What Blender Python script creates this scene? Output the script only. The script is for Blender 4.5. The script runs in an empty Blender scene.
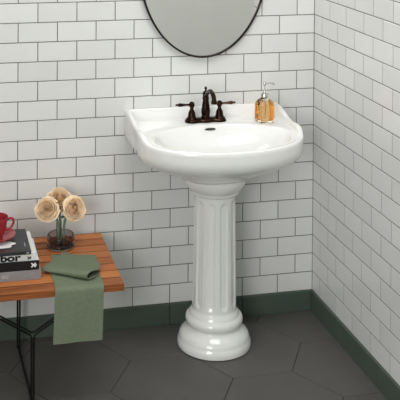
import bpy, bmesh, math, random
from mathutils import Vector, Matrix
random.seed(7)
C = bpy.context.scene.collection
PI = math.pi
U = 0.0777                      # tile pitch (3 in tile plus joint)

# ------------------------------------------------------------------ materials
def srgb(r, g, b):
    f = lambda c: (c/255/12.92) if c <= 10 else ((c/255+.055)/1.055)**2.4
    return (f(r), f(g), f(b), 1)

def mat(name, col, rough=.5, metal=0, coat=0, trans=0, ior=1.45, spec=.5):
    m = bpy.data.materials.new(name); m.use_nodes = True
    b = m.node_tree.nodes['Principled BSDF']
    b.inputs['Base Color'].default_value = col
    b.inputs['Roughness'].default_value = rough
    b.inputs['Metallic'].default_value = metal
    b.inputs['Coat Weight'].default_value = coat
    b.inputs['Coat Roughness'].default_value = .05
    b.inputs['Transmission Weight'].default_value = trans
    b.inputs['IOR'].default_value = ior
    b.inputs['Specular IOR Level'].default_value = spec
    return m

def nodes(m): return m.node_tree.nodes, m.node_tree.links, m.node_tree.nodes['Principled BSDF']

def add_variation(m, c1, c2, scale=(8, 8, 8), island=0.0, bump=0.0, detail=3):
    """colour varies between c1 and c2 by noise (and per tile when island > 0)"""
    n, l, b = nodes(m)
    tc = n.new('ShaderNodeTexCoord'); mp = n.new('ShaderNodeMapping'); mp.inputs['Scale'].default_value = scale
    no = n.new('ShaderNodeTexNoise'); no.inputs['Scale'].default_value = 1; no.inputs['Detail'].default_value = detail
    l.new(tc.outputs['Object'], mp.inputs['Vector']); l.new(mp.outputs['Vector'], no.inputs['Vector'])
    fac = no.outputs['Fac']
    if island > 0:
        g = n.new('ShaderNodeNewGeometry'); mx = n.new('ShaderNodeMix')
        mx.inputs[0].default_value = island
        l.new(fac, mx.inputs[2]); l.new(g.outputs['Random Per Island'], mx.inputs[3]); fac = mx.outputs[0]
    r = n.new('ShaderNodeValToRGB')
    r.color_ramp.elements[0].position = .25; r.color_ramp.elements[0].color = c1
    r.color_ramp.elements[1].position = .75; r.color_ramp.elements[1].color = c2
    l.new(fac, r.inputs['Fac']); l.new(r.outputs['Color'], b.inputs['Base Color'])
    if bump:
        bp = n.new('ShaderNodeBump'); bp.inputs['Strength'].default_value = bump; bp.inputs['Distance'].default_value = .002
        l.new(no.outputs['Fac'], bp.inputs['Height']); l.new(bp.outputs['Normal'], b.inputs['Normal'])
    return m

M = {}
M['tile'] = add_variation(mat('white_glazed_tile', srgb(228, 228, 226), .22, coat=.15), srgb(224, 224, 222), srgb(232, 232, 230), (5, 5, 5), island=.55)
M['grout'] = add_variation(mat('grey_grout', srgb(112, 110, 106), .9), srgb(104, 102, 98), srgb(122, 120, 116), (60, 60, 60))
M['green_tile'] = add_variation(mat('green_tile', srgb(76, 90, 78), .35), srgb(73, 86, 75), srgb(83, 96, 85), (12, 12, 12), island=.4)
M['floor_tile'] = add_variation(mat('charcoal_floor_tile', srgb(96, 93, 91), .55), srgb(84, 82, 80), srgb(93, 91, 89), (7, 7, 7), island=.3, bump=.05)
M['floor_grout'] = mat('dark_floor_grout', srgb(38, 36, 35), .9)
M['paint'] = add_variation(mat('sage_grey_paint', srgb(196, 201, 194), .8), srgb(194, 199, 192), srgb(198, 203, 196), (2, 2, 2))
M['ceiling'] = add_variation(mat('white_ceiling_paint', srgb(236, 236, 232), .9), srgb(234, 234, 230), srgb(238, 238, 234), (2, 2, 2))
M['ceramic'] = add_variation(mat('white_vitreous_china', srgb(243, 243, 240), .12, coat=.5), srgb(242, 242, 239), srgb(244, 244, 241), (3, 3, 3))
M['bronze'] = add_variation(mat('oil_rubbed_bronze', srgb(40, 30, 25), .24, metal=1), srgb(28, 21, 18), srgb(58, 40, 30), (40, 40, 40))
M['bronze_light'] = add_variation(mat('lighter_bronze', srgb(120, 78, 52), .3, metal=.85), srgb(62, 42, 32), srgb(112, 74, 50), (60, 60, 60))
M['slot'] = mat('dark_overflow_slot', srgb(84, 80, 77), .35, metal=.5)
M['mirror'] = mat('silvered_mirror_glass', (.91, .875, .88, 1), .02, metal=1)
M['black_metal'] = mat('black_powder_coated_steel', srgb(14, 14, 14), .5, spec=.3)
M['mirror_frame'] = mat('dark_bronze_mirror_frame', srgb(38, 27, 22), .35, metal=.6)
M['steel'] = mat('brushed_steel', srgb(205, 203, 196), .25, metal=.9)
M['red'] = add_variation(mat('red_glazed_ceramic', srgb(142, 32, 42), .22, coat=.3), srgb(152, 42, 52), srgb(168, 48, 58), (20, 20, 20))
M['stem'] = add_variation(mat('rose_stem_green', srgb(104, 124, 104), .6), srgb(84, 106, 86), srgb(124, 142, 120), (60, 60, 60))
M['leaf'] = mat('dark_leaf_green', srgb(30, 62, 34), .5)
M['rose'] = add_variation(mat('cream_rose_petal', srgb(255, 234, 200), .75, spec=.2), srgb(255, 222, 186), srgb(255, 236, 208), (50, 50, 50))
_b = nodes(M['rose'])[2]; _b.inputs['Subsurface Weight'].default_value = .08; _b.inputs['Subsurface Radius'].default_value = (.018, .011, .006); _b.inputs['Subsurface Scale'].default_value = 1
M['napkin'] = add_variation(mat('sage_green_linen', srgb(128, 148, 120), .9, spec=.2), srgb(110, 120, 99), srgb(119, 129, 108), (90, 90, 90), bump=.25)
M['book_black'] = add_variation(mat('black_book_cloth', srgb(44, 45, 47), .45), srgb(38, 39, 41), srgb(56, 57, 59), (30, 30, 30))
M['spine_black'] = mat('black_book_spine', srgb(26, 25, 26), .4)
M['book_white'] = mat('white_book_cover', srgb(232, 232, 230), .45)
M['book_blue'] = mat('pale_blue_book_cover', srgb(214, 222, 234), .4)
M['book_grey'] = add_variation(mat('grey_book_cover', srgb(140, 139, 142), .45), srgb(130, 129, 132), srgb(150, 149, 152), (9, 40, 40))
M['pages'] = mat('book_pages', srgb(236, 232, 222), .9)
M['ink'] = mat('black_ink', srgb(22, 22, 24), .5)
M['white_ink'] = mat('white_ink', srgb(236, 236, 236), .5)
M['pale_ink'] = mat('pale_grey_ink', srgb(186, 186, 190), .5)
M['red_ink'] = mat('dark_red_ink', srgb(120, 30, 40), .5)

def wood():
    m = mat('oiled_teak', srgb(196, 124, 74), .5)
    n, l, b = nodes(m)
    tc = n.new('ShaderNodeTexCoord'); mp = n.new('ShaderNodeMapping'); mp.inputs['Scale'].default_value = (4, 150, 150)
    oi = n.new('ShaderNodeObjectInfo'); ad = n.new('ShaderNodeVectorMath'); ad.operation = 'ADD'
    sc = n.new('ShaderNodeVectorMath'); sc.operation = 'SCALE'; sc.inputs['Scale'].default_value = 9
    cb = n.new('ShaderNodeCombineXYZ')
    for k in range(3): l.new(oi.outputs['Random'], cb.inputs[k])
    l.new(cb.outputs[0], sc.inputs[0])
    l.new(tc.outputs['Object'], ad.inputs[0]); l.new(sc.outputs[0], ad.inputs[1]); l.new(ad.outputs[0], mp.inputs['Vector'])
    no = n.new('ShaderNodeTexNoise'); no.inputs['Scale'].default_value = 1; no.inputs['Detail'].default_value = 5; no.inputs['Distortion'].default_value = .6
    l.new(mp.outputs['Vector'], no.inputs['Vector'])
    mx = n.new('ShaderNodeMix'); mx.inputs[0].default_value = .3
    l.new(no.outputs['Fac'], mx.inputs[2]); l.new(oi.outputs['Random'], mx.inputs[3])
    r = n.new('ShaderNodeValToRGB')
    r.color_ramp.elements[0].position = .25; r.color_ramp.elements[0].color = srgb(120, 62, 28)
    r.color_ramp.elements[1].position = .75; r.color_ramp.elements[1].color = srgb(208, 128, 68)
    l.new(mx.outputs[0], r.inputs['Fac']); l.new(r.outputs['Color'], b.inputs['Base Color'])
    return m
M['wood'] = wood()
M['slat_shade'] = mat('dark_brown_slat_shade', srgb(58, 32, 18), .8)

def glass(name, col, ior=1.45, rough=.0):
    return mat(name, col, rough, trans=1, ior=ior)
M['vase_glass'] = glass('smoky_vase_glass', srgb(192, 180, 176), 1.3)
M['clear_glass'] = glass('clear_bottle_glass', srgb(252, 252, 251), 1.12)
M['soap'] = glass('amber_liquid_soap', srgb(253, 204, 142), 1.05)

# ------------------------------------------------------------------ helpers
def link(name, verts, faces, material, parent=None, smooth=None, mats=None, fmat=None):
    me = bpy.data.meshes.new(name); me.from_pydata([tuple(v) for v in verts], [], faces); me.update()
    bm = bmesh.new(); bm.from_mesh(me); bmesh.ops.recalc_face_normals(bm, faces=bm.faces); bm.to_mesh(me); bm.free()
    o = bpy.data.objects.new(name, me); C.objects.link(o)
    for m in (mats or [material]): me.materials.append(m)
    if fmat:
        for p, k in zip(me.polygons, fmat): p.material_index = k
    if smooth is not None:
        for p in me.polygons: p.use_smooth = True
        me.set_sharp_from_angle(angle=math.radians(smooth))
    if parent: o.parent = parent
    return o

class MB:
    """collects shapes and links them as one mesh object"""
    def __init__(s): s.v = []; s.f = []; s.k = []
    def add(s, v, f, k=0):
        o = len(s.v); s.v += [Vector(x) for x in v]; s.f += [tuple(i+o for i in q) for q in f]; s.k += [k]*len(f); return s
    def box(s, x0, x1, y0, y1, z0, z1, b=0.0, k=0):
        if b <= 0:
            v = [(x, y, z) for x in (x0, x1) for y in (y0, y1) for z in (z0, z1)]
            return s.add(v, [(0,1,3,2), (4,6,7,5), (0,4,5,1), (2,3,7,6), (0,2,6,4), (1,5,7,3)], k)
        bm = bmesh.new(); bmesh.ops.create_cube(bm, size=1)
        for q in bm.verts: q.co = Vector(((x0+x1)/2+q.co.x*(x1-x0), (y0+y1)/2+q.co.y*(y1-y0), (z0+z1)/2+q.co.z*(z1-z0)))
        bmesh.ops.bevel(bm, geom=bm.edges[:], offset=b, segments=2, affect='EDGES', profile=.5)
        bm.verts.index_update()
        s.add([q.co.copy() for q in bm.verts], [tuple(q.index for q in f.verts) for f in bm.faces], k); bm.free(); return s
    def loft(s, rings, cap0=True, cap1=True, closed=True, k=0):
        n = len(rings[0]); v = [p for r in rings for p in r]; f = []
        for i in range(len(rings)-1):
            for j in range(n if closed else n-1):
                a = i*n+j; b = i*n+(j+1) % n; f.append((a, b, b+n, a+n))
        if cap0: f.append(tuple(range(n))[::-1])
        if cap1: f.append(tuple((len(rings)-1)*n+j for j in range(n)))
        return s.add(v, f, k)
    def lathe(s, prof, c=(0, 0, 0), n=32, cap0=True, cap1=True, mtx=None, k=0):
        rings = []
        for r, z in prof:
            ring = [Vector((r*math.cos(2*PI*j/n), r*math.sin(2*PI*j/n), z)) for j in range(n)]
            if mtx: ring = [mtx @ p for p in ring]
            rings.append([p+Vector(c) for p in ring])
        return s.loft(rings, cap0, cap1, k=k)
    def tube(s, pts, rad, n=10, k=0):
        pts = [Vector(p) for p in pts]
        rads = rad if isinstance(rad, (list, tuple)) else [rad]*len(pts)
        rings = []; up = None
        for i, p in enumerate(pts):
            t = (pts[min(i+1, len(pts)-1)]-pts[max(i-1, 0)]).normalized()
            if up is None: up = Vector((0, 0, 1)) if abs(t.z) < .9 else Vector((0, 1, 0))
            a = t.cross(up).normalized(); b = a.cross(t).normalized(); up = b
            rings.append([p+(a*math.cos(2*PI*j/n)+b*math.sin(2*PI*j/n))*rads[i] for j in range(n)])
        return s.loft(rings, k=k)
    def build(s, name, material, parent=None, smooth=None, mats=None):
        return link(name, s.v, s.f, material, parent, smooth, mats, s.k if mats else None)

def thing(name, label, cat, loc=(0, 0, 0), rz=0, group=None):
    o = bpy.data.objects.new(name, None); C.objects.link(o); o.empty_display_size = .05
    o.location = loc; o.rotation_euler = (0, 0, rz)
    return tag(o, label, cat, group)
def tag(o, label, cat, group=None):
    o['label'] = label; o['category'] = cat
    if group: o['group'] = group
    return o
def struct(o): o['kind'] = 'structure'; return o

def spline(pts, n):
    """Catmull-Rom through pts, n samples per span"""
    pts = [Vector(p) for p in pts]; out = []
    for i in range(len(pts)-1):
        p0 = pts[i-1] if i else pts[0]*2-pts[1]; p1 = pts[i]; p2 = pts[i+1]
        p3 = pts[i+2] if i+2 < len(pts) else pts[-1]*2-pts[-2]
        for k in range(n):
            t = k/n
            out.append(.5*((2*p1)+(p2-p0)*t+(2*p0-5*p1+4*p2-p3)*t*t+(3*p1-p0-3*p2+p3)*t**3))
    return out+[pts[-1]]

def text_mesh(name, body, size, material, mtx, parent, bold=0.0, align='LEFT'):
    cu = bpy.data.curves.new(name, 'FONT'); cu.body = body; cu.size = size; cu.offset = bold; cu.extrude = .0002; cu.align_x = align
    tmp = bpy.data.objects.new(name+'_source', cu); C.objects.link(tmp)
    bpy.context.view_layer.update()
    me = bpy.data.meshes.new_from_object(tmp.evaluated_get(bpy.context.evaluated_depsgraph_get()))
    bpy.data.objects.remove(tmp); bpy.data.curves.remove(cu)
    me.name = name; me.materials.clear(); me.materials.append(material); me.transform(mtx)
    o = bpy.data.objects.new(name, me); C.objects.link(o); o.parent = parent
    return o

# ------------------------------------------------------------------ room shell
XL, YF, ZC = -3.3, -5.2, 2.75          # left wall, wall behind the viewer, ceiling
ZB = 1.1*U                              # top of the green skirting tiles

def tiled_wall(name, length, axis):
    """running bond of 3x6 tiles; axis 'x': the wall lies in y=0, axis 'y': in x=0"""
    m = MB(); g = .0018; d = .0011; rnd = random.Random(3 if axis == 'x' else 5)
    def P(s, z, depth): return (-s, depth, z) if axis == 'x' else (depth, -s, z)
    back = .0011
    v = [P(0, 0, back), P(length, 0, back), P(length, ZC, back), P(0, ZC, back), P(0, 0, .1), P(length, 0, .1), P(length, ZC, .1), P(0, ZC, .1)]
    m.add(v, [(0,1,2,3), (4,5,6,7), (0,1,5,4), (3,2,6,7), (0,3,7,4), (1,2,6,5)], 1)
    for row in range(-20, 15):
        z0 = (15.1-row)*U; z1 = z0+U
        if z0 > ZC or z0 < ZB-.01: continue
        z1 = min(z1, ZC)
        half = (row % 2 == 1) if axis == 'x' else (row % 2 == 0)
        s = -U if half else 0.0
        while s < length:
            a, b = max(s, 0), min(s+2*U, length); s += 2*U
            if b-a < .01: continue
            q = [(a+g, z0+g), (b-g, z0+g), (b-g, z1-g), (a+g, z1-g)]
            qi = [(a+g+d, z0+g+d), (b-g-d, z0+g+d), (b-g-d, z1-g-d), (a+g+d, z1-g-d)]
            t = [rnd.uniform(-.00012, .00012) for _ in range(2)]
            vv = [P(x, z, back) for x, z in q]+[P(x, z, .0005) for x, z in q]+[P(x, z, t[0]*(1 if k in (0, 3) else -1)+t[1]*(1 if k < 2 else -1)) for k, (x, z) in enumerate(qi)]
            f = [(8,9,10,11)]+[(k, (k+1) % 4, 4+(k+1) % 4, 4+k) for k in range(4)]+[(4+k, 4+(k+1) % 4, 8+(k+1) % 4, 8+k) for k in range(4)]
            m.add(vv, f, 0)
    return struct(m.build(name, None, mats=[M['tile'], M['grout']]))
tiled_wall('wall_back', -XL, 'x')
TW = .80                                # the tiling of the right wall ends here, plain paint goes on
tiled_wall('wall_right', TW, 'y')

def skirting(name, length, axis):
    m = MB(); t = .009
    s = t if axis == 'x' else 0
    edges = [s]+[4*U*k for k in range(1, int(length/(4*U))+1)]+[length]
    for a, b in zip(edges[:-1], edges[1:]):
        if b-a < .01: continue
        g = .0009
        if axis == 'x': m.box(-b+g, -a-g, -t, .0024, 0.0, ZB, .0025)
        else: m.box(-t, .0024, -b+g, -a-g, 0.0, ZB, .0025)
    return struct(m.build(name, M['green_tile']))
skirting('baseboard_back', -XL, 'x'); skirting('baseboard_right', TW, 'y')

def box_struct(name, x0, x1, y0, y1, z0, z1, m): return struct(MB().box(x0, x1, y0, y1, z0, z1).build(name, M[m]))
box_struct('wall_left', XL-.1, XL, YF, .1, 0, ZC, 'paint')
box_struct('wall_right_painted', 0, .1, YF, -TW, 0, ZC, 'paint')
box_struct('wall_front', XL-.1, .1, YF-.1, YF, 0, ZC, 'paint')
box_struct('ceiling', XL-.1, .1, YF-.1, .1, ZC, ZC+.1, 'ceiling')

def hex_floor():
    bm = bmesh.new(); S = .2287; h = S*math.sqrt(3)/2; g = .0012; d = .001
    cx0, cy0 = -.3807, -.2545
    for i in range(-10, 4):
        for j in range(-16, 3):
            cx = cx0+1.5*S*i; cy = cy0+(h if i % 2 else 0)+2*h*j
            if cx < XL-S or cx > S or cy > S or cy < YF-S: continue
            r0, r1 = (S-g/.866), (S-g/.866-d)
            lo = [bm.verts.new((cx+r0*math.cos(k*PI/3), cy+r0*math.sin(k*PI/3), -.0012)) for k in range(6)]
            hi = [bm.verts.new((cx+r1*math.cos(k*PI/3), cy+r1*math.sin(k*PI/3), 0)) for k in range(6)]
            bm.faces.new(hi)
            for k in range(6): bm.faces.new((lo[k], lo[(k+1) % 6], hi[(k+1) % 6], hi[k]))
    for co, no in (((XL, 0, 0), (-1, 0, 0)), ((.002, 0, 0), (1, 0, 0)), ((0, YF, 0), (0, -1, 0)), ((0, .002, 0), (0, 1, 0))):
        bmesh.ops.bisect_plane(bm, geom=bm.verts[:]+bm.edges[:]+bm.faces[:], plane_co=co, plane_no=no, clear_outer=True)
    nt = len(bm.faces)
    bm.faces.ensure_lookup_table(); bm.verts.index_update()
    m = MB(); m.add([v.co.copy() for v in bm.verts], [tuple(v.index for v in f.verts) for f in bm.faces], 0); bm.free()
    m.box(XL-.1, .1, YF-.1, .1, -.1, -.0012, k=1)
    return struct(m.build('floor', None, mats=[M['floor_tile'], M['floor_grout']]))
hex_floor()

# ------------------------------------------------------------------ pedestal sink
SX = -.490
sink = thing('pedestal_sink', 'white porcelain pedestal sink with a fluted column against the tiled wall', 'sink', (SX, 0, 0))
half = [(.324, -.002, .892), (.324, -.06, .889), (.3225, -.12, .878), (.321, -.16, .868), (.322, -.20, .864), (.324, -.24, .865), (.323, -.275, .863),
        (.317, -.308, .851), (.303, -.345, .841), (.262, -.400, .838), (.185, -.450, .838), (.095, -.479, .838), (0, -.488, .838)]
hs = spline(half, 8)
loop = [Vector((-p.x, p.y, p.z)) for p in hs]+[p.copy() for p in hs[-2::-1]]      # back left -> front -> back right
nb = 24
loop += [Vector((.324-.648*k/nb, -.002, .892)) for k in range(1, nb)]
NL = len(loop)
def normals2d(lp):
    out = []
    for i in range(len(lp)):
        t = lp[(i+1) % len(lp)]-lp[i-1]; n = Vector((-t.y, t.x, 0)).normalized(); out.append(n)
    return out
nrm = normals2d(loop)
PC = Vector((0, -.19, 0)); BC = Vector((0, -.290, 0)); BA, BB = .272, .166
NF_ = 2*len(hs)-1
def offs(d):      # the outline moved inward by d; the two corners at the wall stay mitred
    out = []
    for i, (p, n) in enumerate(zip(loop, nrm)):
        if i >= NF_ or i in (0, NF_-1): q = Vector((max(-.324+d, min(.324-d, p.x)), -.002-d, p.z))
        else: q = p+n*d; q.y = min(q.y, -.002-d)
        if p.y > -.05: q.x = max(-.324+d, min(.324-d, q.x))
        out.append(q)
    return out
if (loop[30]+nrm[30]*.02-PC).xy.length > (loop[30]-PC).xy.length: nrm = [-n for n in nrm]
def scaled(k, z): return [Vector((PC.x+(p.x-PC.x)*k, PC.y+(p.y-PC.y)*k, z)) for p in loop]
def sm(a, b, x): t = max(0, min(1, (x-a)/(b-a))); return t*t*(3-2*t)
def deck_z(y): return .846-.013*sm(.25, .42, -y)
def under(k, z):      # underside: sinks a little deeper in the middle, back stays on the wall
    r = scaled(k, z)
    return [Vector((q.x, max(q.y, -9), q.z)) for q in r]
rings = [under(.40, .664), under(.50, .682), under(.64, .704), under(.78, .724), under(.87, .739), under(.935, .753), under(.975, .767), under(.995, .782), under(1, .795)]
rings += [[Vector((p.x, p.y, .795+(p.z-.018-.795)*.5)) for p in loop]]
rings += [[Vector((p.x, p.y, p.z-.018)) for p in loop]]
rings += [[Vector((p.x, p.y, p.z-.008)) for p in offs(.0)], [Vector((p.x, p.y, p.z-.003)) for p in offs(.0022)], [Vector((p.x, p.y, p.z)) for p in offs(.0085)]]
def inner(dist, w):   # w: 0 on the raised ledge, 1 on the deck
    r = offs(dist)
    return [Vector((q.x, q.y, q.z*(1-w)+min(q.z-.001, deck_z(q.y))*w)) for q in r]
rings += [inner(.015, 0), inner(.0195, .12), inner(.0225, .75), inner(.028, .97), inner(.034, 1)]
def ell(s, dz):
    out = []
    for p in loop:
        a = math.atan2((p.y-BC.y), (p.x-BC.x)); r = 1/math.sqrt((math.cos(a)/BA)**2+(math.sin(a)/BB)**2)*s
        q = BC+Vector((math.cos(a)*r, math.sin(a)*r, 0)); q.z = deck_z(q.y)*1+dz
        out.append(q)
    return out
ed = ell(1.03, 0); lst = rings[-1]
rings += [[a.lerp(b, .5) for a, b in zip(lst, ed)], ed, ell(1.0, -.0015), ell(.975, -.007), ell(.95, -.018)]
def bowl(s, z):
    return [Vector((q.x, q.y, z)) for q in ell(s, 0)]
rings += [bowl(.90, .812), bowl(.82, .792), bowl(.71, .771), bowl(.55, .752), bowl(.35, .739), bowl(.15, .732), bowl(.07, .731)]
mb = MB(); mb.loft(rings, cap0=True, cap1=True)
basin = mb.build('basin', M['ceramic'], sink, smooth=40)
# overflow slot on the rear wall of the bowl, drain in its floor
ms = MB(); pr = []
def oval(rx, rz, y, zc, n=24, tilt=.25): return [Vector((-.004+rx*math.cos(2*PI*k/n), y+rz*math.sin(2*PI*k/n)*tilt, zc+rz*math.sin(2*PI*k/n))) for k in range(n)]
SY, SZ = BC.y+BB*.945, .829
ms.loft([oval(.0225, .0042, SY+.006, SZ), oval(.0225, .0042, SY-.0035, SZ), oval(.020, .0030, SY-.0045, SZ), oval(.0175, .0018, SY-.001, SZ)])
ms.build('overflow_slot', M['slot'], basin, smooth=50)
MB().lathe([(.023, .7315), (.023, .7345), (.017, .7355), (.015, .7325)], (0, BC.y, 0)).build('drain', M['bronze'], basin, smooth=40)

# pedestal with ten flutes
NP = 240; NF = 10
cam_dir = math.atan2(-3.6, -1.105)
def lerp_prof(prof, z):
    for (r0, z0), (r1, z1) in zip(prof[:-1], prof[1:]):
        if z0 <= z <= z1: return r0+(r1-r0)*(z-z0)/(z1-z0) if z1 > z0 else r1
    return prof[-1][0]
basep = [(.136, 0), (.1435, .004), (.1445, .014), (.143, .026), (.139, .033), (.1375, .037), (.1365, .044), (.132, .053), (.122, .062), (.113, .069), (.106, .077), (.1025, .084),
         (.1035, .087), (.109, .092), (.1125, .100), (.1125, .109), (.109, .117), (.103, .122), (.0985, .124), (.097, .130), (.093, .138), (.0885, .143)]
shaft0, shaft1 = .148, .590
capp = [(.0805, .596), (.083, .599), (.094, .600), (.0975, .604), (.0975, .610), (.099, .613), (.106, .620), (.114, .630), (.1185, .640), (.1215, .648), (.1225, .656), (.122, .668)]
prof = list(basep)
nz = 60
shaft = []
for i in range(nz+1):
    z = shaft0+(shaft1-shaft0)*i/nz
    r = .0865+(.0795-.0865)*i/nz
    shaft.append((r, z))
fl0, fl1 = .165, .572
ringsP = []
for r, z in basep+shaft+capp:
    ring = []
    for j in range(NP):
        a = 2*PI*j/NP; rr = r
        if fl0-.001 <= z <= fl1+.001:
            ph = ((a-cam_dir+math.radians(9))/(2*PI/NF)+.5) % 1-.5
            u = ph*2*PI/NF*r; hw = .0165
            e = min(z-fl0, fl1-z); w = hw if e > hw else hw*math.sqrt(max(0, 1-(1-e/hw)**2))
            if w > .0005: rr -= .0062*sm(0, .006, w-abs(u))
        ring.append(Vector((rr*math.cos(a), PC.y+rr*math.sin(a), z)))
    ringsP.append(ring)
MB().loft(ringsP).build('pedestal', M['ceramic'], sink, smooth=50)

# ------------------------------------------------------------------ faucet
DZ = .8462
fc = thing('faucet', 'dark bronze two-handle faucet with a curved spout standing on the white sink deck', 'faucet', (-.497, -.078, DZ))
def stadium(L, r, z, n=40, nx=0):
    out = []
    for k in range(n):
        a = 2*PI*k/n; x = r*math.cos(a); y = r*math.sin(a)
        out.append(Vector((x+(L if math.cos(a) >= 0 else -L), y, z)))
    return out
def waist(L, r, z, n=80):      # base plate: round ends joined by a narrower bridge
    out = []
    for k in range(n):
        a = 2*PI*k/n; x = (L+r)*math.cos(a); s = math.sin(a)
        w = r*min(1, math.sqrt(max(0, 1-max(0, (abs(x)-L)/r)**2)))
        nar = 1-.22*math.exp(-((abs(x)-L*.5)/(L*.28))**2)
        out.append(Vector((x, math.copysign(w*nar, s) if abs(s) > 1e-6 else 0, z)))
    return out
m = MB(); m.loft([waist(.058, .028, 0), waist(.058, .0285, .003), waist(.058, .027, .006), waist(.058, .024, .010), waist(.058, .019, .014), waist(.058, .012, .016)])
m.build('base_plate', M['bronze'], fc, smooth=50)
body = MB().lathe([(.0215, .010), (.0205, .015), (.0168, .020), (.0160, .026), (.0180, .034), (.0182, .044), (.0158, .062), (.0128, .080), (.0120, .088), (.0138, .090), (.0138, .094), (.0122, .096), (.0122, .108), (.0132, .110), (.0126, .116), (.0085, .121), (.0045, .124)], n=32).build('spout_body', M['bronze'], fc, smooth=40)
MB().lathe([(.0042, .123), (.0030, .126), (.0052, .130), (.0056, .134), (.0042, .138), (.0012, .141)], n=20).build('finial', M['bronze'], fc, smooth=60)
arc = spline([(0, 0, .100), (0, -.018, .115), (0, -.042, .1285), (0, -.068, .136), (0, -.094, .133), (0, -.111, .122), (0, -.116, .109)], 6)
sp = MB().tube(arc, [.0088]*len(arc), 14)
sp.lathe([(.0086, .114), (.0104, .110), (.0118, .103), (.0108, .098), (.0075, .0975)], (0, -.116, 0), 20)
sp.build('spout', M['bronze'], fc, smooth=50)
for s in (-1, 1):
    h = MB().lathe([(.0240, .008), (.0235, .013), (.0190, .017), (.0158, .022), (.0150, .030), (.0138, .038), (.0100, .046), (.0072, .051), (.0070, .057), (.0098, .060), (.0112, .066), (.0112, .073), (.0090, .078), (.0050, .081), (.0012, .082)], (s*.058, 0, 0), 28)
    ho = h.build('handle', M['bronze'], fc, smooth=40)
    lv = MB(); mt = Matrix.Rotation(s*PI/2*.99, 4, 'Y')
    lv.lathe([(.0048, .006), (.0042, .018), (.0040, .026), (.0050, .034), (.0068, .044), (.0072, .050), (.0058, .056), (.0030, .059), (.0042, .061), (.0044, .064), (.0018, .068)], (s*.058, 0, .0695), 18, mtx=mt)
    lv.build('lever', M['bronze_light'] if s > 0 else M['bronze'], ho, smooth=60)  # right lever in the lighter bronze, left in the darker

# ------------------------------------------------------------------ soap bottle
bt = thing('soap_dispenser', 'square glass soap dispenser of amber liquid with steel pump on the sink deck', 'soap dispenser', (-.2655, -.128, DZ), .22)
def sq(w, r, z, n=8):      # rounded square ring
    out = []; c = w-r
    for q, (sx, sy) in enumerate(((1, 1), (-1, 1), (-1, -1), (1, -1))):
        for k in range(n):
            a = PI/2*q+PI/2*k/(n-1); out.append(Vector((sx*c+r*math.cos(a), sy*c+r*math.sin(a), z)))
    return out
H = .031
gl = MB(); gl.loft([sq(H-.003, .005, 0), sq(H, .006, .003), sq(H, .006, .074), sq(H-.002, .008, .080), sq(H-.008, .012, .087), sq(.018, .016, .093), sq(.0125, .0124, .097), sq(.0115, .0114, .106)])
gl.loft([sq(H-.0045, .005, .008), sq(H-.003, .005, .010), sq(H-.003, .005, .073), sq(H-.0055, .007, .078), sq(.020, .010, .0855), sq(.0145, .013, .0915), sq(.0095, .0094, .097), sq(.0085, .0084, .1055)], cap1=True)
gl.build('bottle', M['clear_glass'], bt, smooth=40)
MB().loft([sq(H-.0050, .005, .0086), sq(H-.0035, .005, .0105), sq(H-.0035, .005, .070)]).build('liquid', M['soap'], bt, smooth=40)
MB().lathe([(.0135, .098), (.0145, .0985), (.0145, .112), (.013, .114), (.008, .115)], n=28).build('collar', M['steel'], bt, smooth=40)
pm = MB().lathe([(.0055, .114), (.0055, .126), (.0032, .128), (.0032, .146), (.0062, .147), (.0062, .157), (.0045, .160)], n=18)
pm.tube(spline([(0, 0, .152), (.018, -.004, .154), (.032, -.008, .153), (.039, -.010, .147)], 5), .0034, 10)
pm.build('pump', M['steel'], bt, smooth=50)
MB().tube([(0, 0, .012), (0, 0, .100)], .0026, 10).build('dip_tube', M['pale_ink'], bt, smooth=60)

# ------------------------------------------------------------------ mirror
mr = thing('mirror', 'oval wall mirror in a thin dark frame hanging above the sink', 'mirror', (-.4895, 0, 1.49))
def el(a, b, y, n=96): return [Vector((a*math.cos(2*PI*k/n), y, b*math.sin(2*PI*k/n))) for k in range(n)]
MA, MBb = .2755, .400
MB().loft([el(MA-.002, MBb-.002, -.001), el(MA, MBb, -.003), el(MA, MBb, -.020), el(MA-.002, MBb-.002, -.022), el(MA-.0065, MBb-.0065, -.022), el(MA-.0075, MBb-.0075, -.020), el(MA-.0075, MBb-.0075, -.012)], cap1=False).build('frame', M['mirror_frame'], mr, smooth=40)
MB().loft([el(MA-.006, MBb-.006, -.011), el(MA-.006, MBb-.006, -.0155)]).build('mirror_glass', M['mirror'], mr, smooth=30)

# ------------------------------------------------------------------ bench
BX0, BX1, BZ = -2.25, -.920, .42
bench = thing('slatted_bench', 'teak slatted bench on black rod legs along the tiled wall', 'bench', (-1.58, -.294, 0))
bo = Vector((-1.58, -.294, 0))
for k in range(8):
    y1 = -.057-k*.0597; y0 = y1-.0528
    MB().box(BX0-bo.x, BX1-bo.x, y0-bo.y, y1-bo.y, BZ-.027, BZ, .0022).build('slat', M['wood'], bench)
for k in range(7):      # painted shade in the slat gaps: dark strips a little below the tops
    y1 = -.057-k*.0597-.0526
    MB().box(BX0+.004-bo.x, BX1-.003-bo.x, y1-.0073-bo.y, y1-bo.y, BZ-.020, BZ-.0022).build('gap_shade_strip', M['slat_shade'], bench)
for x in (-1.235, -1.925):
    MB().box(x-.022-bo.x, x+.022-bo.x, -.50-bo.y, -.085-bo.y, BZ-.039, BZ-.027, .001).build('cross_rail', M['black_metal'], bench)
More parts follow.
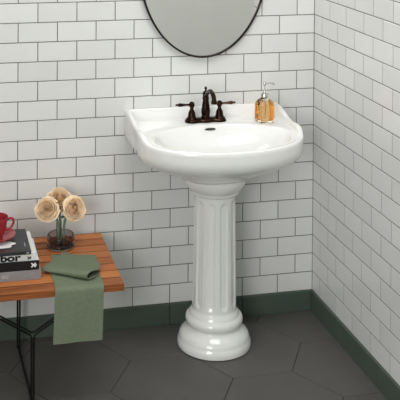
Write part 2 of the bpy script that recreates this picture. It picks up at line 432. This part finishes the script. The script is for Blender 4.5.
def leg(x, y):
    m = MB(); r = .0036; zt = BZ-.030; zj = .240; c = Vector((x, y, 0))-bo; d = .0042
    zt = BZ-.0285
    m.tube([c+Vector((-d, 0, .003)), c+Vector((-d, 0, zj-.01)), c+Vector((-d-.004, 0, zj+.002)), c+Vector((-.245, 0, zt))], r, 8)
    m.tube([c+Vector((d, 0, .003)), c+Vector((d, 0, zj-.01)), c+Vector((d+.004, 0, zj+.002)), c+Vector((.245, 0, zt))], r, 8)
    m.tube([c+Vector((-.232, 0, zt)), c+Vector((-.006, 0, zj+.012)), c+Vector((.006, 0, zj+.012)), c+Vector((.232, 0, zt))], r, 8)
    m.build('leg', M['black_metal'], bench, smooth=50)
for x in (-1.235, -1.925):
    leg(x-.009, -.078); leg(x+.003, -.47)
    a = Vector((x-.009, -.078, .0045))-bo; b = Vector((x+.003, -.47, .0045))-bo
    MB().tube([a, b], .0045, 8).build('runner', M['black_metal'], bench, smooth=50)

# ------------------------------------------------------------------ books
def book(name, label, x1, w, y0, depth, z0, t, cover, spine):
    """spine along the front; the origin sits at the front right bottom corner"""
    b = thing(name, label, 'book', (x1, y0, z0), 0, 'stacked books on the bench')
    c = .0022
    cv = MB().box(-w, 0, 0, depth, 0, c, .0007); cv.box(-w, 0, 0, depth, t-c, t, .0007)
    cv.build('cover', M[cover], b)
    MB().box(-w, 0, -.0022, .0022, 0, t, .0012).build('spine', M[spine], b)
    MB().box(-w+.004, -.004, .0022, depth-.004, c, t-c).build('page_block', M['pages'], b)
    return b
TX = lambda x, y, z: Matrix.Translation((x, y, z)) @ Matrix.Rotation(PI/2, 4, 'X')
bz = BZ+.0003
grey = book('book', 'thick grey book with pale lettering at the bottom of the stack', -1.200, .285, -.434, .225, bz, .0335, 'book_grey', 'book_grey')
text_mesh('spine_title', 'ERS', .015, M['pale_ink'], TX(-.137, -.0025, .012), grey, .0003, 'LEFT')
ring_ = MB().lathe([(.0042, 0), (.0042, .0004), (.0026, .0004), (.0026, 0)], n=20, mtx=Matrix.Rotation(PI/2, 4, 'X'), c=(-.030, -.0022, .020)); ring_.build('spine_emblem', M['pale_ink'], grey)
blk = book('book', 'black-spined book with a white cross emblem, second from the bottom of the stack', -1.2065, .27, -.432, .20, bz+.0338, .0325, 'book_blue', 'spine_black')
def cross_emblem(parent, x, z, s, m):
    e = MB()
    for a in (.75, -.75):
        ca, sa = math.cos(a), math.sin(a)
        pts = [(-s, -s*.22), (s, -s*.22), (s, s*.22), (-s, s*.22)]
        for yy in (0,):
            v = [(x+px*ca-pz*sa, -.0027+abs(a-.75)*.0001, z+px*sa+pz*ca) for px, pz in pts]
            e.add(v, [(0, 1, 2, 3)])
    e.add([(x+s*.55, -.0026, z-s*.25), (x+s*1.05, -.0026, z-s*.25), (x+s*1.05, -.0026, z+s*.25), (x+s*.55, -.0026, z+s*.25)], [(0, 1, 2, 3)])
    return e.build('spine_emblem', M[m], parent)
cross_emblem(blk, -.020, .017, .0105, 'white_ink')
wht = book('book', 'white book with big black lettering, second from the top of the stack', -1.2185, .262, -.428, .20, bz+.0666, .026, 'book_white', 'book_white')
text_mesh('spine_title', 'bor', .034, M['ink'], TX(-.124, -.0025, .0022) @ Matrix.Diagonal((1.42, 1, 1, 1)), wht, .0014, 'LEFT')
cross_emblem(wht, -.023, .009, .0075, 'ink')
top = book('book', 'thin black book with a white splash on its cover, topmost of the stack', -1.2355, .255, -.441, .208, bz+.0929, .0125, 'book_black', 'book_black')
# splash print on the cover: an irregular blob lying on the board
bl = []
rb = random.Random(11)
for k in range(72):
    a = 2*PI*k/72
    r = 1+.09*math.sin(5*a+.6)+.05*math.sin(8*a+1.9)
    bl.append((-.106+.054*r*math.cos(a), .072+.036*r*math.sin(a)))
v = [(x, y, .0125+.0003) for x, y in bl]
link('cover_print', v, [tuple(range(72))], M['white_ink'], top)
MB().box(-.145, -.060, .012, .0155, .0124, .0128).build('cover_line', M['red_ink'], top)
MB().box(-.0165, -.0085, -.0027, -.002, .004, .0085).build('spine_mark', M['pale_ink'], top)
MB().box(-.018, -.0155, .040, .075, .0124, .0128).build('cover_line', M['pale_ink'], top)

# ------------------------------------------------------------------ cup and saucer
tz = bz+.0929+.0125+.0002
CXY = (-1.349, -.318)
sc = MB().lathe([(.001, .0052), (.022, .0052), (.026, .0060), (.044, .0105), (.060, .0175), (.0690, .0215), (.0705, .0205), (.0700, .0185), (.060, .0140), (.044, .0065), (.036, .0022), (.035, 0), (.029, 0), (.029, .0022), (.001, .0022)], n=56)
so = sc.build('saucer', M['red'], None, smooth=50); so.location = (CXY[0], CXY[1], tz)
tag(so, 'red saucer lying on the topmost black book', 'saucer')
cp = thing('teacup', 'red ceramic cup with a loop handle standing on the red saucer', 'cup', (CXY[0], CXY[1], tz+.0064))
rg = []
cup_prof = [(.020, 0), (.0235, 0), (.0240, .004), (.0230, .007), (.0290, .016), (.0345, .030), (.0375, .046), (.0405, .062), (.0430, .0755), (.0428, .0768), (.0412, .0760), (.0385, .062), (.0355, .046), (.0320, .031), (.0260, .018), (.0150, .011), (.001, .010)]
for i, (r, z) in enumerate(cup_prof):
    rg.append([Vector((r*(1+(.012*abs(math.sin(7*a)) if 4 <= i <= 8 else 0))*math.cos(a), r*(1+(.012*abs(math.sin(7*a)) if 4 <= i <= 8 else 0))*math.sin(a), z)) for a in [2*PI*k/84 for k in range(84)]])
MB().loft(rg).build('cup_body', M['red'], cp, smooth=50)
hd = spline([(.0385, 0, .060), (.050, 0, .0665), (.060, 0, .063), (.0635, 0, .052), (.058, 0, .038), (.048, 0, .028), (.034, 0, .0245)], 6)
ho = MB().tube(hd, [.0042]*len(hd), 12).build('handle', M['red'], cp, smooth=60); ho.rotation_euler = (0, 0, .10)

# ------------------------------------------------------------------ vase and roses
VX, VY = -1.0940, -.170
vz = BZ+.0003
va = thing('glass_vase', 'small smoky glass vase with a pinched waist holding roses on the bench', 'vase', (VX, VY, vz))
vo = [(.040, 0), (.0480, .003), (.0530, .009), (.0530, .018), (.0495, .024), (.0462, .0275), (.0495, .031), (.0535, .037), (.0540, .045), (.0520, .053), (.0490, .058), (.0475, .060)]
vo = [(r, z*.87) for r, z in vo]
vi = [(r-.0032, max(z, .006)) for r, z in vo[::-1]]; vi[0] = (.0450, .0522)
vi = vi[:-1]+[(.030, .0062), (.001, .006)]
def rib(prof):
    out = []
    for r, z in prof:
        out.append([Vector((r*(1+.006*math.cos(14*a))*math.cos(a), r*(1+.006*math.cos(14*a))*math.sin(a), z)) for a in [2*PI*k/84 for k in range(84)]])
    return out
MB().loft(rib(vo)+rib(vi)).build('vase_body', M['vase_glass'], va, smooth=60)

def rose_mesh(seed, R):
    """ruffled open bloom: whorls of cupped petals, each whorl lower and wider than the one inside it"""
    rd = random.Random(seed); m = MB()
    #          petals, rim radius, rim height, outward curl
    layers = [(2, .07, .66, .2), (3, .19, .66, .3), (3, .32, .62, .5), (4, .45, .56, .6), (5, .58, .46, .7), (5, .70, .33, .8), (6, .80, .16, 1.0), (6, .86, -.04, 1.1), (6, .86, -.26, 1.2)]
    for li, (n, rad, top, curl) in enumerate(layers):
        off = rd.uniform(0, 6.28)
        for k in range(n):
            ph = off+2*PI*k/n+rd.uniform(-.18, .18)
            hw = PI/n*1.35; nu, nv = 10, 9; g = []
            hh = top+rd.uniform(-.05, .06); rr = rad*(.93 if k % 2 else 1.04)*rd.uniform(.97, 1.04)
            ruf = rd.uniform(0, 6); tilt = rd.uniform(-.06, .06)
            for iv in range(nv+1):
                v_ = iv/nv; row = []
                for iu in range(nu+1):
                    u = -1+2*iu/nu
                    a = ph+hw*u*(.5+.5*math.sin(min(1, v_*1.3)*PI/2))
                    r = R*(.05+(rr-.05)*math.sin(min(1, v_*1.7)*PI*.5)**.8)
                    z = R*(-.62+(hh+.62)*v_)
                    lip = max(0, v_-.72)/.28
                    r += R*(.11*curl*lip**2*(rad+.3 if curl < 0 else 1)+tilt*u*v_)
                    z -= R*(.20*u*u*v_**2+.12*max(0, curl)*lip**2)
                    z += R*.03*math.sin(5*u+ruf)*v_**2
                    r += R*.02*math.sin(6*u+ruf*2)*v_**2
                    row.append((r*math.cos(a), r*math.sin(a), z))
                g.append(row)
            m.loft(g, False, False, closed=False)
    m.lathe([(r*R, z*R) for r, z in [(.06, -.72), (.30, -.62), (.60, -.48), (.72, -.30), (.60, -.15), (.2, -.1)]], n=20)
    return m
def rose(label, c, direction, R, foot, seed):
    c = Vector(c); q = Vector(direction).normalized().to_track_quat('Z', 'Y').to_matrix().to_4x4()
    t = thing('rose', label, 'rose', c, 0, 'cream roses in the vase')
    m = rose_mesh(seed, R); m.v = [q @ p for p in m.v]
    m.build('bloom', M['rose'], t, smooth=70)
    b0 = q @ Vector((0, 0, -.70*R)); b1 = q @ Vector((0, 0, -1.15*R)); f = Vector(foot)-c
    mid = Vector((f.x*.88, f.y*.88, b1.z*.72+f.z*.28))
    pts = spline([b0, b1, mid, f], 6)
    MB().tube(pts, .0048, 10).build('stem', M['stem'], t, smooth=60)
    lf = MB()                      # sepals under the bloom
    for k in range(5):
        a = 2*PI*k/5
        pr = []
        for i in range(5):
            v_ = i/4; w = .010*math.sin(PI*(.15+.8*v_))*(1-v_*.5); rr = R*(.12+.62*v_); zz = R*(-.80+.42*v_**1.5)
            d = Vector((math.cos(a), math.sin(a), 0)); p = Vector((-math.sin(a), math.cos(a), 0))
            pr.append([q @ (d*rr+p*w+Vector((0, 0, zz))), q @ (d*rr*1.03+Vector((0, 0, zz-.0015))), q @ (d*rr-p*w+Vector((0, 0, zz)))])
        lf.loft(pr, False, False, closed=False)
    lf.build('sepals', M['leaf'], t, smooth=60)
    for i, (fr, sd) in enumerate(((8, 1), (10, -1))):
        p = pts[fr]; e = MB(); d = Vector((sd*.75, -.35, .35)).normalized(); s = d.cross(Vector((0, 0, 1))).normalized(); pr = []
        for k in range(6):
            v_ = k/5; w = .0085*math.sin(PI*(.06+.92*v_)); o_ = p+d*(.028*v_)+Vector((0, 0, -.012*v_*v_))
            pr.append([o_+s*w, o_+Vector((0, 0, -.0018)), o_-s*w])
        e.loft(pr, False, False, closed=False); e.build('leaf', M['leaf'], t, smooth=60)
    return t
rose('left cream rose of the three, its face turned toward the books', (-1.152, -.205, .581), (-.25, -.88, .42), .0455, (VX-.0085, VY-.005, vz+.012), 3)
rose('right cream rose of the three, its face turned toward the bench end', (-1.044, -.205, .578), (.22, -.86, .46), .046, (VX+.0085, VY-.005, vz+.012), 8)
rose('highest cream rose of the three, behind the others and facing upward', (-1.090, -.104, .585), (.0, -.62, .78), .050, (VX, VY+.012, vz+.012), 21)

# ------------------------------------------------------------------ napkin
nk = MB(); th = .0011
def strip(path, xl, xr, n=16):
    """cloth strip: path of (y, z, k) swept across x; k blends the side edges"""
    g = []
    for i, (y, z, s) in enumerate(path):
        row = []
        for j in range(n+1):
            u = j/n; a = xl(s); b = xr(s)
            row.append(Vector((a+(b-a)*u, y+.0012*math.sin(u*9+s*3)*max(0, min(1, s*2))-(.034*u if i == 0 else 0), z+.0004*math.sin(u*7+s*11))))
        g.append(row)
    return g
zt = BZ+.0022
path = [(-.240, zt, -.8), (-.295, zt, -.7), (-.35, zt, -.5), (-.385, zt, -.3), (-.40, zt, -.2), (-.42, zt, 0), (-.48, zt, 0), (-.515, zt, .05), (-.527, zt-.0008, .1), (-.5335, zt-.005, .15), (-.5355, zt-.012, .2)]
path += [(-.5360-.0006*k, zt-.012-.0173*k, .2+.075*k) for k in range(1, 11)]
def XLf(s): return -1.161-(.010*s if s > 0 else .028*s)
def XRf(s): return -.9915-(.0085*s if s > 0 else .018*s)
def sheet(mb, g, th):
    n = len(g[0])
    top_, bot = [], []
    for i in range(len(g)):
        for j in range(n):
            a = g[min(i+1, len(g)-1)][j]-g[max(i-1, 0)][j]; b = g[i][min(j+1, n-1)]-g[i][max(j-1, 0)]
            nn = a.cross(b).normalized(); top_.append(g[i][j]+nn*th*.5); bot.append(g[i][j]-nn*th*.5)
    N = len(top_); f = []
    for i in range(len(g)-1):
        for j in range(n-1):
            a = i*n+j; f.append((a, a+1, a+n+1, a+n)); f.append((N+a, N+a+n, N+a+n+1, N+a+1))
    rim = [(0, j) for j in range(n)]+[(i, n-1) for i in range(1, len(g))]+[(len(g)-1, j) for j in range(n-2, -1, -1)]+[(i, 0) for i in range(len(g)-2, 0, -1)]
    idx = [i*n+j for i, j in rim]
    for k in range(len(idx)):
        a, b = idx[k], idx[(k+1) % len(idx)]; f.append((a, N+a, N+b, b))
    mb.add(top_+bot, f)
sheet(nk, strip(path, XLf, XRf), th*1.6)
# loose flap folded back over the strip, rolled along its front edge
A_, B_, C_, D_ = Vector((-1.0905, -.2325, 0)), Vector((-1.190, -.392, 0)), Vector((-1.046, -.494, 0)), Vector((-.978, -.400, 0))
E_ = Vector((-.979, -.372, 0))
sec = [(.34, .0036), (.16, .0032), (.06, .0034), (.012, .0060), (0, .0105), (.014, .0150), (.06, .0185), (.15, .0190), (.28, .0165), (.45, .0120), (.64, .0085), (.82, .0068), (1.0, .0058)]
sec = [(p.x, p.y) for p in spline([(a, b, 0) for a, b in sec], 3)]
g = []
nt = 28
for s, z in sec:
    row = []
    for j in range(nt+1):
        t = j/nt
        f0 = B_.lerp(C_, t)
        f1 = A_.lerp(E_, t)
        p = f0.lerp(f1, s)
        p += Vector((.020, -.012, 0))*(t**3*math.sin(PI*min(1, s**.8)))
        amp = .85+.75*sm(0, 1, t)
        p.z = BZ+.0030+z*amp+.0007*math.sin(6*t+4*s)
        row.append(p)
    g.append(row)
sheet(nk, g, th)
no = nk.build('napkin', M['napkin'], None, smooth=60)
tag(no, 'sage green cloth napkin folded on the bench and hanging over its front edge', 'napkin')

# ------------------------------------------------------------------ light
def area(name, loc, aim, sx, sy, energy, col=(1, 1, 1)):
    l = bpy.data.lights.new(name, 'AREA'); l.shape = 'RECTANGLE'; l.size = sx; l.size_y = sy; l.energy = energy; l.color = col
    o = bpy.data.objects.new(name, l); C.objects.link(o); o.location = loc
    o.rotation_euler = (Vector(aim)-Vector(loc)).to_track_quat('-Z', 'Y').to_euler(); return o
area('ceiling_light', (-.65, -1.1, 2.71), (-.65, -1.1, 0), 1.1, 1.0, 21, (1, 1, 1))
area('left_fill_light', (-3.22, -3.7, 1.8), (0, -.5, .9), 2.4, 1.8, 127, (.995, .997, 1))  # added fill for the right wall
w = bpy.data.worlds.new('world'); bpy.context.scene.world = w; w.use_nodes = True
w.node_tree.nodes['Background'].inputs[0].default_value = (.8, .85, .9, 1); w.node_tree.nodes['Background'].inputs[1].default_value = .3

# ------------------------------------------------------------------ camera (level shift lens)
cam = bpy.data.cameras.new('camera'); co = bpy.data.objects.new('camera', cam); C.objects.link(co)
F = 962.85; PXC, PYC = 139.7, -120.9
cam.sensor_width = 36; cam.sensor_fit = 'HORIZONTAL'; cam.lens = 36*F/400
cam.shift_x = (200-PXC)/400; cam.shift_y = (PYC-200)/400
yaw, pitch, roll = .217275, -.015754, .005903
fw = Vector((math.sin(yaw), math.cos(yaw), 0)); rt = Vector((math.cos(yaw), -math.sin(yaw), 0)); up = Vector((0, 0, 1))
fw2 = fw*math.cos(pitch)+up*math.sin(pitch); up2 = up*math.cos(pitch)-fw*math.sin(pitch)
rt3 = rt*math.cos(roll)+up2*math.sin(roll); up3 = up2*math.cos(roll)-rt*math.sin(roll)
mw = Matrix((rt3, up3, -fw2)).transposed().to_4x4(); mw.translation = (-1.5940, -3.7900, 1.8803)
co.matrix_world = mw
bpy.context.scene.camera = co
vs = bpy.context.scene.view_settings
vs.view_transform = 'Standard'; vs.look = 'None'; vs.gamma = 1; vs.use_curve_mapping = False; vs.exposure = 0
